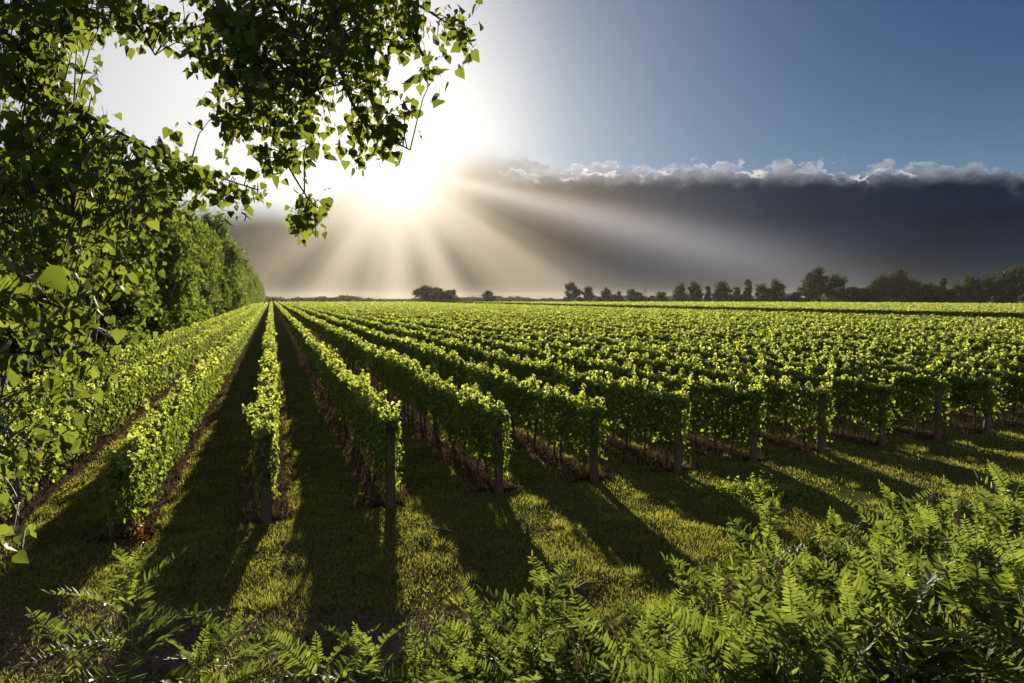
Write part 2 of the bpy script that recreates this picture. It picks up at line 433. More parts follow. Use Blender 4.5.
# ------------------------------------------------------------------ vine rows
def canopy(k, s0, s1, origin):
    """Foliage of row k between s0 and s1 metres along it, in coordinates relative to origin."""
    acc, top_acc = Acc(), Acc()
    step = 4.0
    d3 = np.array([DV[0], DV[1], 0]); n3 = np.array([NV[0], NV[1], 0])
    seed = 1000 + k * 17
    s = s0
    while s < s1:
        L = min(step, s1 - s)
        c = origin + DV * (s + L / 2)
        r = max(10.0, float(np.hypot(*c)))
        if r > 60: step = 10.0
        size = .084 * (r / 14) ** .47 if r < 120 else .231 * (r / 120) ** .7
        n = max(3, int(L * (1750 * min(1, 14 / r) ** 1.02 if r < 120 else 196 * (120 / r) ** 1.5) + .5))
        g = rng
        a = g.uniform(s, s + L, n)
        # each vine bulges a little at its own spacing
        lump = .5 + .5 * np.cos((a / 1.15 + .23 * vnoise(a / 1.15, seed + 3)) * 2 * np.pi)
        hs = .80 if k < 0 else 1.0                  # the rows by the tree wall are lower
        top = 1.68 * hs + .10 * lump + vnoise(a * .3, seed, .08) + vnoise(a * 1.9, seed + 1, .08)
        bot = (.80 - .12 * lump) * (1.0 if k >= 0 else .55) + vnoise(a * 1.3, seed + 2, .16)
        hw = .175 + .03 * lump + vnoise(a * .6, seed + 4, .035)
        kind = g.random(n)
        side = np.where(g.random(n) < .5, -1.0, 1.0)
        z = bot + (top - bot) * g.random(n) ** .85
        belly = .72 + .38 * np.sin(np.clip((z - bot) / (top - bot), 0, 1) * np.pi)
        w = side * hw * belly * (1 + .13 * g.normal(size=n))
        nor = side[:, None] * n3 + g.normal(size=(n, 3)) * .55 + np.array([0, 0, .35])
        # top
        t = kind < .30
        w[t] = (hw * g.uniform(-1, 1, n))[t]; z[t] = (top + g.normal(size=n) * .06)[t]
        nor[t] = (np.array([0, -.3, .5]) + g.normal(size=(n, 3)) * .9)[t]
        # shoots poking out of the top
        q = (kind >= .30) & (kind < .46)
        cell = np.floor(a / .21)
        keep = vnoise(cell * 3.7, seed + 6) > -.25
        q &= keep
        sa = (cell + .5) * .21
        hgt = (.13 + .20 * (1 + vnoise(cell * 2.3, seed + 7))) * g.random(n)
        if r > 40: hgt = hgt * .75
        lean = vnoise(cell * 5.1, seed + 8, .9)
        a = np.where(q, sa + hgt * lean * .5 + g.normal(size=n) * .035, a)
        w = np.where(q, vnoise(cell * 1.7, seed + 9, .24) + hgt * vnoise(cell * 4.4, seed + 10, .6) + g.normal(size=n) * .035, w)
        z = np.where(q, top + hgt, z)
        nor[q] = (g.normal(size=(n, 3)) + np.array([0, 0, .5]))[q]
        # trailing tendrils from the lower edge
        u = (kind > .97)
        z = np.where(u, bot - .25 * g.random(n), z)
        # inside
        inn = (kind > .68) & (kind <= .95)
        w = np.where(inn, hw * g.uniform(-.6, .6, n), w)
        pos = origin_l(a, w, z, d3, n3)
        tip = np.array([0, 0, -1.0]) + g.normal(size=(n, 3)) * .6
        sz = size * g.uniform(.65, 1.25, n)
        T = LEAF6 if r < 34 else LEAFQ
        weak = (vnoise(a * .30, seed + 20) > .62) & (g.random(n) < .5)      # here and there a weaker vine
        pos, nor, tip, sz, q, t = pos[~weak], nor[~weak], tip[~weak], sz[~weak], q[~weak], t[~weak]; n = len(pos)
        lit_top = q | (t & (g.random(n) < .55))       # shoot and top leaves that take the paler, painted-sunlight colour
        if (~lit_top).any(): acc.leaves(T, pos[~lit_top], nor[~lit_top], tip[~lit_top], sz[~lit_top])
        if lit_top.any(): top_acc.leaves(T, pos[lit_top], nor[lit_top], tip[lit_top], sz[lit_top] * .92)
        s += L
    return acc, top_acc


def origin_l(a, w, z, d3, n3):
    return a[:, None] * d3 + w[:, None] * n3 + z[:, None] * np.array([0, 0, 1.0])


def make_post(h=1.85, r=.085, seed=0):
    acc = Acc(); g = np.random.default_rng(seed)
    zs = np.array([-.1, .0, .35, .8, 1.3, h - .04, h - .01, h])
    pts = np.stack([g.normal(size=8) * .006, g.normal(size=8) * .006, zs], 1); pts[:, 0] += zs * g.normal() * .02
    acc.tube(pts, np.array([1.05, 1.05, 1.0, .98, .97, .96, .90, .72]) * r, 14)
    return acc.mesh('post', M_POST, True)


def make_trunk(seed):
    acc = Acc(); g = np.random.default_rng(seed)
    n = 7; zs = np.linspace(-.05, .95, n)
    pts = np.stack([np.cumsum(g.normal(size=n) * .022), np.cumsum(g.normal(size=n) * .022), zs], 1)
    acc.tube(pts, np.array([.045, .036, .030, .030, .027, .028, .022]) * g.uniform(.8, 1.2), 7)
    # short arms and suckers
    for q in range(3):
        b = pts[g.integers(1, 6)]; dr = nrm(np.append(g.normal(size=2), .9)[None])[0]
        acc.tube(np.array([b, b + dr * .14, b + dr * .3 + np.array([0, 0, .06])]), np.array([.012, .009, .005]), 5)
    return acc.mesh('trunk', M_TRUNK, True)


POSTS = [make_post(1.84, .105, q) for q in range(5)]
THIN = [make_post(1.62, .045, 20 + q) for q in range(2)]
TRUNKS = [make_trunk(40 + q) for q in range(7)]
ROWS_GROUP = 'vine rows of the vineyard'
ORD = ['first', 'second', 'third', 'fourth', 'fifth', 'sixth', 'seventh', 'eighth', 'ninth']
LABELS = {-3: 'vine row half hidden behind the hanging poplar leaves, against the tree wall',
          -2: 'sunlit vine row second left of the narrow straight row, next to the tree wall side',
          -1: 'sunlit vine row with red weeds at its near end, left of the narrow straight row',
          0: 'narrow vine row running straight away to the vanishing point, bright all over'}
for k in range(1, 10):
    LABELS[k] = f'vine row with lit top and thick end post, {ORD[k-1]} right of the straight narrow row'
LAB_MID = 'vine row cut off by the right edge, in the block before the dark track'
LAB_FAR = 'far vine row in the yellow-green block beyond the dark track'

s_far_total = 0
for k in range(-3, 128):
    if TRACK[0] <= k < TRACK[1]: continue
    e = row_end(k)
    ymin = max(e[1], row_u(k) / 1.22)
    ymax = 430 if k < 60 else 330 + 330 * math.exp(-((k - 60) / 40.0))
    ymax = 440
    org = np.array([row_u(k) + SL * ymin, ymin])
    length = (ymax - ymin) / DV[1]
    acc, top_acc = canopy(k, -.36, length, org)
    if k > 14:
        o = obj('vine_row', two_mesh('vine_row', acc, M_VINE_FAR, top_acc, M_LIT_TOP), None, (org[0], org[1], 0))
        tag(o, LAB_MID if k < TRACK[0] else LAB_FAR, 'vine row', ROWS_GROUP)
        continue
    root = empty('vine_row', (org[0], org[1], 0), label=LABELS.get(k, LAB_MID), cat='vine row', group=ROWS_GROUP)
    obj('foliage', two_mesh('foliage', acc, M_VINE, top_acc, M_LIT_TOP), root)
    if k <= 12:
        if k != -1:
          eo = obj('end_post', POSTS[k % 5], root); eo.location = (-DV[0] * .12, -DV[1] * .12, 0); eo.rotation_euler = (0, 0, k * 1.3)
        wa = Acc()
        for hz in (.85, 1.25):
            wa.tube(np.array([[0, 0, hz], [DV[0] * 15, DV[1] * 15, hz - .02], [DV[0] * 45, DV[1] * 45, hz]]), .004, 4)
        obj('wire', wa.mesh('wire', M_WIRE), root)
    nt_ = 60 if k <= 4 else (36 if k <= 9 else 18)
    g = np.random.default_rng(300 + k)
    for q in range(nt_):
        s = .55 + q * 1.0 + g.normal() * .12
        if s > length: break
        t = obj('trunk', TRUNKS[(q * 3 + k) % 7], root)
        off = g.normal() * .04
        t.location = (DV[0] * s + NV[0] * off, DV[1] * s + NV[1] * off, 0)
        t.rotation_euler = (g.normal() * .06, g.normal() * .06, g.uniform(0, 6.28))
    for q in range(1, 6):
        s = q * 6.2
        t = obj('post', THIN[q % 2], root); t.location = (DV[0] * s, DV[1] * s, 0)

# ------------------------------------------------------------------ trees
def tree_mesh(seed, h, spread, trunk_h, lobes, leaves, leaf, shape='round', mat=None):
    """Returns (trunk mesh, crown mesh). Limbs carry lobes of leaf clumps, with gaps between."""
    g = np.random.default_rng(seed)
    tk = Acc(); cr = Acc()
    n = 7; zs = np.linspace(-.2, h * .8, n)
    px_ = np.cumsum(g.normal(size=n) * h * .012); py_ = np.cumsum(g.normal(size=n) * h * .012)
    trunk = np.stack([px_, py_, zs], 1)
    tk.tube(trunk, h * .022 * np.linspace(1.1, .22, n), 9)
    per = leaves // lobes
    for q in range(lobes):
        f = (q + .5) / lobes
        zc = trunk_h + (h * .93 - trunk_h) * f
        if shape == 'round': rad = spread * (1 - abs(f - .42) ** 1.7 * 1.9)
        elif shape == 'tall': rad = spread * (1 - f * .62) * (.6 + .4 * min(1, f * 4))
        elif shape == 'hedge': rad = spread * (1.05 - .75 * f ** 1.8)
        else: rad = spread * (.35 + .65 * math.sin(f * 3.0))
        rad = max(rad, .25 * spread)
        a = q * 2.4 + g.normal() * .5
        rr = rad * g.uniform(.25, 1.0)
        c = np.array([math.cos(a) * rr, math.sin(a) * rr, zc + g.normal() * h * .03])
        b0 = np.array([np.interp(zc * .62, zs, px_), np.interp(zc * .62, zs, py_), max(zc * .62, .1)])
        mid = (b0 + c) / 2 + np.array([0, 0, -h * .01])
        tk.tube(np.array([b0, mid, c]), h * np.array([.009, .006, .002]), 6)
        lr = spread * g.uniform(.20, .48) * np.array([1, 1, g.uniform(.6, 1.0)])
        u = nrm(g.normal(size=(per, 3)))
        # ragged: sub-clumps on the lobe's shell
        sub = nrm(g.normal(size=(9, 3)))
        pick = sub[g.integers(0, 9, per)]
        u = nrm(u * .55 + pick * .8)
        dist = np.abs(g.normal(.86, .36, per))
        pos = c + u * dist[:, None] * lr
        pos = pos[pos[:, 2] > .15]
        u = u[:len(pos)]
        cr.leaves(LEAFQ, pos, u + g.normal(size=(len(pos), 3)) * .6 + np.array([0, 0, .3]),
                  np.array([0, 0, -1.0]) + g.normal(size=(len(pos), 3)) * .7, leaf * g.uniform(.6, 1.3, len(pos)))
    return tk.mesh('trunk', M_BARK, True), cr.mesh('crown', mat or M_TREE)


def place_tree(tm, name, loc, scale, rot, label, cat='tree', group=None, sz=1.0):
    root = empty(name, loc, label=label, cat=cat, group=group)
    root.scale = (scale, scale, scale * sz); root.rotation_euler = (0, 0, rot)
    if tm[0]: obj('trunk', tm[0], root)
    obj('crown', tm[1], root)
    return root


HEDGE = [tree_mesh(60 + q, 10, 3.6, .8, 27, 15000, .24, 'hedge') for q in range(4)]
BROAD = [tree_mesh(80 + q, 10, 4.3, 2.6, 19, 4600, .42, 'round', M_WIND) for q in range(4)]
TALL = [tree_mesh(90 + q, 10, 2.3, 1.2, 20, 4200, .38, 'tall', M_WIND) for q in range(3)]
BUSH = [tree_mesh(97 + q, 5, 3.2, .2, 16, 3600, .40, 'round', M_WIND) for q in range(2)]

# the wall of trees along the left side of the vineyard
yy, q = 30.0, 0
g = np.random.default_rng(5)
while yy < 900:
    perp = -14.3 + g.normal() * .7
    x = perp / DV[1] + SL * yy
    hgt = (9.5 if yy < 50 else 12.0 if yy < 75 else 16.5) + g.normal() * 2.6 + min(4.0, yy * .012)
    lab = 'tall leafy tree in the tree wall along the left vine row'
    place_tree(HEDGE[q % 4], 'tall_tree', (x, yy, 0), 1.0 * (hgt / 10) ** .5 * 1.12, g.uniform(0, 6.28), lab, 'tree', 'tree wall on the left', (hgt / 10) ** .5 / 1.12)
    yy += 5.0 + min(yy, 300) * .03; q += 1

# windbreak along the right horizon: (pixel x, top y, kind, distance)
g = np.random.default_rng(11)
wind = [(572, 281, 'b', 560), (588, 286, 'b', 560), (606, 288, 'b', 540), (619, 290, 't', 540), (632, 288, 'b', 530), (660, 292, 's', 520),
        (680, 284, 'b', 500), (694, 281, 'b', 490), (708, 284, 't', 485), (722, 281, 'b', 480), (737, 285, 't', 470), (748, 277, 't', 465),
        (762, 283, 'b', 460), (776, 279, 'b', 455), (795, 291, 's', 450), (815, 267, 'b', 440), (834, 273, 'b', 435), (852, 287, 's', 430),
        (866, 286, 's', 425), (880, 274, 'b', 420), (898, 268, 'b', 415), (914, 279, 'b', 410), (930, 283, 's', 405), (941, 275, 't', 400),
        (955, 283, 'b', 396), (970, 276, 'b', 392), (985, 274, 'b', 388), (1000, 279, 'b', 384), (1014, 265, 'b', 380), (1036, 268, 'b', 376), (1060, 272, 'b', 372), (1085, 270, 'b', 370)]
for i, (px, ty, kd, dist) in enumerate(wind):
    x = (px - 512) / F * dist
    hgt = (H + (298 - ty) * dist / F) * .93
    if kd == 's': tm, hb = BUSH[i % 2], 5.0
    elif kd == 't': tm, hb = TALL[i % 3], 10.0
    else: tm, hb = BROAD[i % 4], 10.0
    sxy = (hgt / hb) * g.uniform(.85, 1.05)
    lab = ('tall slim tree standing in the windbreak on the right horizon' if kd == 't' else
           'low bush filling a gap in the windbreak on the right horizon' if kd == 's' else 'broad tree in the windbreak on the right horizon')
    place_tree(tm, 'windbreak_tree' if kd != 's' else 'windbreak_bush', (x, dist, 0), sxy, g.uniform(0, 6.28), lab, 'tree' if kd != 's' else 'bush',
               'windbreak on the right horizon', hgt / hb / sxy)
# hedge bushes filling the foot of the windbreak
for i in range(34):
    px = 566 + i * 15.2 + g.normal() * 3
    dist = 575 - (px - 560) * .43
    x = (px - 512) / F * dist
    place_tree(BUSH[i % 2], 'windbreak_bush', (x, dist + 8, 0), g.uniform(1.0, 1.55), g.uniform(0, 6.28),
               'low bush filling a gap in the windbreak on the right horizon', 'bush', 'windbreak on the right horizon')
# dark domes standing alone near the sun
for px, ty, sc_, dist, lab in ((425, 287, 1.0, 600, 'leftmost dark round bush in the lone clump under the sun'),
                               (438, 288, 1.0, 605, 'middle dark round bush of the lone clump under the sun'),
                               (450, 290, .9, 600, 'rightmost dark round bush of the lone clump under the sun'),
                               (488, 291, .8, 620, 'small lone dark bush to the right of the clump under the sun')):
    hgt = H + (298 - ty) * dist / F
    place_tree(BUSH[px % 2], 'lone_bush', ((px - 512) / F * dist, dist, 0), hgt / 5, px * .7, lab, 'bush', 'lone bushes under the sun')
# thin half-bare tree in a gap of the windbreak
tk = Acc(); g = np.random.default_rng(31)
tk.tube(np.array([[0, 0, -.2], [.1, 0, 4], [-.1, .1, 9], [.1, 0, 14]]), np.array([.28, .22, .14, .03]), 7)
for q in range(26):
    z0 = g.uniform(4, 13); a = g.uniform(0, 6.28); L = (15.5 - z0) * .38 * g.uniform(.6, 1.1)
    dr = np.array([math.cos(a), math.sin(a), .9])
    tk.tube(np.array([[0, 0, z0], dr * L * .5 + [0, 0, z0], dr * L + [0, 0, z0 + .3]]), np.array([.10, .07, .03]), 5)
for px, dist in ((645, 525),):
    t = empty('bare_tree', ((px - 512) / F * dist, dist, 0), label='thin bare tree standing in a gap of the windbreak', cat='tree')
    obj('trunk', tk.mesh('trunk', M_BARK, True), t)
# woods low on the far horizon
acc = Acc(); g = np.random.default_rng(77)
n = 26000
xw = g.uniform(-700, 950, n); dep = 950 + g.uniform(-20, 20, n)
ht = 5.2 + vnoise(xw / 9, 5, 2.2) + vnoise(xw / 40, 6, 2.6)
zw = ht * g.random(n) ** .7
acc.leaves(LEAFQ, np.stack([xw, dep, np.maximum(zw, .2)], 1), g.normal(size=(n, 3)) + [0, -.6, .4], np.array([0, 0, -1.0]) + g.normal(size=(n, 3)) * .7, 1.9 * g.uniform(.6, 1.3, n))
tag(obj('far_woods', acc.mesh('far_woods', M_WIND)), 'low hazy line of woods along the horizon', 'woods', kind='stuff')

# ------------------------------------------------------------------ grass, litter, weeds
g = np.random.default_rng(21)
def in_strip(x, y):
    ac = (x * NV[0] + y * NV[1] - C0) / SPC
    inside = y > (ac * .225 + 3.02) * H
    return inside & (np.abs(ac - np.round(ac)) * SPC < .42) & (ac > -3)
def scatter(n, y0, y1, xpad=.85):
    y = g.uniform(y0 ** .5, y1 ** .5, n) ** 2
    x = g.uniform(-xpad, xpad, n) * y
    return x, y
acc = Acc()
for n, y0, y1, hh, ww in ((240000, 7.2, 15, .055, .011), (130000, 15, 26, .06, .018), (60000, 26, 48, .07, .03)):
    x, y = scatter(n, y0, y1)
    cl = np.sin(x * 2.1 + np.sin(y * 1.7)) * np.sin(y * 2.3 + np.sin(x * 1.3)) + .6 * np.sin(x * 6.3 + y * 2) * np.sin(y * 5.1 - x)
    worn = np.sin(x * .9 + 1.3 * np.sin(y * .5)) * np.sin(y * .7 + 1.1 * np.sin(x * .6 + 2)) + .4 * np.sin(x * 3.1 - y * 1.7)
    keep = (~in_strip(x, y)) & (cl + g.normal(size=n) * .6 > -1.1) & (worn + g.normal(size=n) * .35 > -.72)
    tr = np.abs(y - 8.3 + x * .06) < .9
    keep &= ~(tr & (g.random(n) < .75))
    x, y, cl = x[keep], y[keep], cl[keep]; n = len(x)
    pos = np.stack([x, y, ground_z(x, y) - .005], 1)
    up = np.array([0, 0, 1.0]) + g.normal(size=(n, 3)) * .45
    nor = g.normal(size=(n, 3)) * np.array([1, 1, .2])
    h_ = hh * g.uniform(.5, 1.6, n) * (1 + .35 * np.clip(cl, -1, 1))
    acc.leaves(BLADE, pos, nor, up, h_, ww * g.uniform(.6, 1.3, n))
# tussocks near the lit ends of the rows
for q in range(150):
    y0 = g.uniform(8.5, 24); x0 = g.uniform(-.75, .8) * y0
    if in_strip(np.array([x0]), np.array([y0]))[0]: continue
    n = 70
    x = x0 + g.normal(size=n) * .07; y = y0 + g.normal(size=n) * .07
    pos = np.stack([x, y, ground_z(x, y) - .005], 1)
    up = np.array([0, 0, 1.0]) + np.stack([(x - x0) * 6, (y - y0) * 6, np.zeros(n)], 1) + g.normal(size=(n, 3)) * .25
    acc.leaves(BLADE, pos, g.normal(size=(n, 3)) * np.array([1, 1, .2]), up, g.uniform(.08, .20, n), .012)
tag(obj('grass', acc.mesh('grass', M_GRASS)), 'short rough grass on the headland and between the vine rows', 'grass', kind='stuff')

acc = Acc()
n = 60000
kk = g.integers(-2, 12, n); s = g.uniform(-.6, 7, n) ** 2 * .8
offs = g.normal(size=n) * .26
ends = np.array([row_end(k) for k in range(-2, 12)])[kk + 2]
pos2 = ends + s[:, None] * DV + offs[:, None] * NV
pos = np.stack([pos2[:, 0], pos2[:, 1], ground_z(pos2[:, 0], pos2[:, 1]) + g.uniform(.005, .05, n)], 1)
acc.leaves(LEAFQ, pos, np.array([0, 0, 1.0]) + g.normal(size=(n, 3)) * .6, g.normal(size=(n, 3)), .055 * g.uniform(.5, 1.5, n))
n = 17000   # bits on the bare track and over the headland
x, y = scatter(n, 7.0, 13)
pos = np.stack([x, y, ground_z(x, y) + g.uniform(.004, .03, n)], 1)
acc.leaves(LEAFQ, pos, np.array([0, 0, 1.0]) + g.normal(size=(n, 3)) * .5, g.normal(size=(n, 3)), .04 * g.uniform(.4, 1.5, n))
tag(obj('leaf_litter', acc.mesh('leaf_litter', M_LITTER)), 'dry brown leaf litter strewn under the vine rows and on the track', 'leaf litter', kind='stuff')
# thin shoots and suckers standing under the rows
acc = Acc()
n = 16000
kk = g.integers(-2, 12, n); s = g.uniform(0, 6, n) ** 2
offs = g.normal(size=n) * .20
ends = np.array([row_end(k) for k in range(-2, 12)])[kk + 2]
pos2 = ends + s[:, None] * DV + offs[:, None] * NV
pos = np.stack([pos2[:, 0], pos2[:, 1], np.zeros(n)], 1)
acc.leaves(BLADE, pos, g.normal(size=(n, 3)) * [1, 1, .1], np.array([0, 0, 1.0]) + g.normal(size=(n, 3)) * .3, g.uniform(.1, .5, n), .02)
tag(obj('dry_weeds', acc.mesh('dry_weeds', M_LITTER)), 'dry reddish weed stalks standing under the vine rows', 'weeds', kind='stuff')


def weed(name, loc, n, rx, ry, hz, size, mat, label, cat, seed):
    g = np.random.default_rng(seed); acc = Acc()
    u = g.normal(size=(n, 3)); p = np.stack([u[:, 0] * rx * .5, u[:, 1] * ry * .5, np.abs(u[:, 2]) * hz * .5 + .02], 1)
    fall = np.exp(-((p[:, 0] / rx) ** 2 + (p[:, 1] / ry) ** 2))
    p[:, 2] *= fall
    acc.leaves(LEAF6, p, np.array([0, 0, .8]) + g.normal(size=(n, 3)) * .7, g.normal(size=(n, 3)), size * g.uniform(.5, 1.3, n))
    st = Acc()
    for q in p[::12]:
        b = q * [.25, .25, 0]
        st.tube(np.array([b, (b + q) / 2 + [0, 0, .03], q]), np.array([.006, .004, .002]), 4)
    root = empty(name, loc, label=label, cat=cat)
    obj('stem', st.mesh('stem', M_STEM), root)
    obj('foliage', acc.mesh('foliage', mat), root)
    return root
def gp(px, py):
    y = H * F / (py - 298.0); return ((px - 512) / F * y, y, 0.0)
weed('weed_clump', gp(758, 497), 1300, 1.1, .6, .34, .07, M_VINE, 'low leafy yellow-green weed clump on the headland grass before the row ends', 'weeds', 3)
weed('red_leaved_plant', gp(130, 545), 110, .2, .2, .4, .045, M_RED, 'small red-leaved weed at the near end of the left vine row', 'weed', 4)

# fallen twigs on the grass
def twig(px, py, L, rot, seed, label):
    g = np.random.default_rng(seed); acc = Acc()
    pts = np.array([[0, 0, .02], [L * .3, .05, .05], [L * .62, -.02, .04], [L, .07, .06]])
    acc.tube(pts, np.array([.018, .015, .011, .004]), 6)
    acc.tube(np.array([pts[1], pts[1] + [L * .15, .18, .05], pts[1] + [L * .3, .26, .09]]), np.array([.01, .007, .003]), 5)
    acc.tube(np.array([pts[2], pts[2] + [L * .1, -.15, .03]]), np.array([.008, .003]), 5)
    o = obj('fallen_twig', acc.mesh('fallen_twig', M_BARK, True), None, gp(px, py)); o.rotation_euler = (0, 0, rot)
    return tag(o, label, 'twig')
twig(455, 538, 1.0, 2.6, 1, 'pale forked twig lying in the shaded grass before the second end post')
twig(575, 598, .8, .5, 2, 'dark forked twig lying on bare soil behind the ferny shrubs')

# ------------------------------------------------------------------ overhanging poplar at the upper left
def P3(px, py, d):
    """Point d metres ahead that stands where the photograph's pixel looks."""
    cx, cy = (px - 512) / F, (341.5 - py) / F
    s, c = math.sin(PITCH), math.cos(PITCH)
    v = np.array([cx, c + cy * s, -s + cy * c])
    return np.array([0, 0, H]) + v * (d / v[1])
def smooth_line(pts, n=24):
    pts = np.array(pts, float); t = np.linspace(0, len(pts) - 1, n); o = np.zeros((n, 3))
    for i, tt in enumerate(t):
        a = min(int(tt), len(pts) - 2); f = tt - a
        p0, p1, p2, p3 = pts[max(a - 1, 0)], pts[a], pts[a + 1], pts[min(a + 2, len(pts) - 1)]
        o[i] = .5 * (2 * p1 + (p2 - p0) * f + (2 * p0 - 5 * p1 + 4 * p2 - p3) * f * f + (3 * p1 - p0 - 3 * p2 + p3) * f ** 3)
    return o
base = np.array([-4.7, 3.0, 0.0])
poplar = empty('overhanging_poplar', tuple(base), label='leafy poplar overhanging the view from the upper left, its leaves backlit', cat='tree')
tr = Acc()
tr.tube(smooth_line([[0, 0, -.2], [.05, 0, 2], [.15, .05, 4.5], [.1, .1, 7.5], [.2, .1, 10.5]], 14), np.linspace(.30, .08, 14), 14)
obj('trunk', tr.mesh('trunk', M_BARK, True), poplar)
LIMBS = [
    [base + [.1, 0, 5.2], P3(-220, -150, 3.4), P3(0, -70, 3.6), P3(200, -32, 3.9), P3(330, -8, 4.1), P3(400, -2, 4.2), P3(445, 22, 4.2), P3(472, 45, 4.2)],
    [P3(205, -32, 3.9), P3(252, 60, 4.0), P3(272, 120, 4.0), P3(288, 165, 4.0), P3(312, 205, 4.0)],
    [P3(335, -8, 4.1), P3(342, 70, 4.1), P3(362, 120, 4.1), P3(392, 140, 4.1), P3(410, 150, 4.1)],
    [P3(80, -50, 3.7), P3(125, 5, 3.8), P3(155, 55, 3.8)],
    [base + [.1, 0, 4.2], P3(-200, 40, 3.2), P3(-40, 70, 3.3), P3(60, 100, 3.5), P3(105, 125, 3.6), P3(180, 163, 3.8), P3(258, 190, 4.0)],
    [base + [.05, 0, 3.6], P3(-200, 170, 3.0), P3(-50, 185, 3.2), P3(60, 212, 3.3), P3(140, 232, 3.5)],
    [base + [.05, 0, 2.7], P3(-200, 320, 2.7), P3(-60, 290, 2.9), P3(40, 300, 3.0), P3(120, 340, 3.1)],
    [base + [.05, 0, 2.0], P3(-200, 430, 2.6), P3(-60, 400, 2.8), P3(8, 440, 2.8), P3(22, 560, 2.8)],
    [P3(380, -2, 4.2), P3(420, 50, 4.2), P3(432, 80, 4.2)],
    [P3(255, -25, 3.9), P3(300, 40, 3.95), P3(318, 90, 3.95)],
]
nodes = []
for i, L in enumerate(LIMBS):
    pts = smooth_line(L, 8 * (len(L) - 1) + 1) - base
    r0 = .05 if i in (0, 4, 5, 6, 7) else .016
    a = Acc(); a.tube(pts, np.linspace(r0, .0035, len(pts)) if r0 < .03 else .004 + (r0 - .004) * np.linspace(1, 0, len(pts)) ** 1.8, 7)
    obj('limb', a.mesh('limb', M_BARK, True), poplar)
    nodes.append(pts)
nodes = np.concatenate(nodes)
# clouds of twigs: (px, py, rx, ry, depth, twigs, leaf length)
BL = [(-10, 30, 75, 80, 3.4, 120, .072), (30, 120, 70, 75, 3.4, 110, .072), (20, 205, 85, 60, 3.3, 95, .072), (82, 158, 40, 40, 3.5, 32, .072),
      (70, 12, 66, 28, 3.6, 48, .075), (130, 215, 45, 18, 3.5, 12, .08), (150, 18, 40, 24, 3.8, 16, .075),
      (150, 160, 45, 16, 3.7, 16, .078), (205, 180, 40, 16, 3.9, 16, .078), (250, 188, 22, 12, 4.0, 8, .075),
      (225, 20, 55, 38, 3.9, 46, .078), (300, 10, 70, 45, 4.0, 78, .078), (365, 15, 55, 50, 4.1, 62, .075), (330, 65, 60, 40, 4.05, 52, .075),
      (240, 80, 32, 40, 4.0, 36, .075), (270, 60, 45, 50, 3.9, 60, .078), (235, 125, 22, 20, 4.0, 12, .075), (285, 100, 32, 28, 4.0, 22, .075), (283, 150, 28, 16, 4.0, 16, .08),
      (308, 205, 17, 13, 4.0, 10, .085), (345, 115, 24, 22, 4.1, 9, .08), (380, 118, 26, 20, 4.1, 13, .08), (378, 138, 30, 14, 4.1, 13, .08),
      (402, 20, 20, 40, 4.15, 14, .075), (440, 25, 26, 18, 4.2, 8, .075), (465, 42, 14, 8, 4.2, 4, .08), (428, 76, 12, 10, 4.2, 4, .085),
      (40, 280, 75, 45, 3.0, 46, .070), (30, 350, 70, 50, 2.9, 30, .068), (85, 330, 40, 40, 3.1, 15, .068), (15, 420, 55, 45, 2.8, 16, .066),
      (5, 500, 28, 60, 2.8, 9, .068), (40, 272, 22, 12, 2.3, 2, .115)]
g = np.random.default_rng(99)
lv = Acc(); tw = Acc()
LP, LN, LT, LS = [], [], [], []
for (px, py, rx, ry, d, nt_, ll) in BL:
    for q in range(int(nt_ * (1.12 if py < 240 else 1.1))):
        a, rr = g.uniform(0, 6.28), g.random() ** .5
        c = P3(px + rx * rr * math.cos(a), py + ry * rr * math.sin(a), d + g.normal() * .28) - base
        j = np.argmin(((nodes - c) ** 2).sum(1)); nd = nodes[j]
        dr = c - nd; L0 = np.linalg.norm(dr)
        if L0 > .75: continue
        if L0 > .06:
            mid = (nd + c) / 2 + np.array([0, 0, .12 * L0]) + g.normal(size=3) * .03 * L0
            tw.tube(smooth_line([nd, mid, c], 5), np.linspace(.0045, .0018, 5), 4, cap=False)
        # leaves hang round the twig end on slim stalks
        nl = g.integers(5, 9)
        dirn = nrm((dr / max(L0, 1e-3) + g.normal(size=3) * .6 + np.array([.2, 0, -.35]))[None])[0]
        for i in range(nl):
            p0 = c + dirn * (.035 * (i - 2))
            st = nrm((g.normal(size=3) + np.array([0, 0, -.35]))[None])[0] * ll * g.uniform(.35, .8)
            p1 = p0 + st
            LP.append(p1); LT.append(np.array([0, 0, -1.0]) + g.normal(size=3) * .55 + st / ll * .6)
            nn = g.normal(size=3); nn[2] *= .6; nn[1] -= .3
            LN.append(nn); LS.append(ll * g.choice([.4, .5, .6, .72, .88]))
            tw.tube(np.array([p0, p1]), .0011, 3, cap=False)
lv.leaves(POP, np.array(LP), np.array(LN), np.array(LT), np.array(LS))
obj('twigs', tw.mesh('twigs', M_BARK), poplar)
obj('crown', lv.mesh('crown', M_POPLAR), poplar)

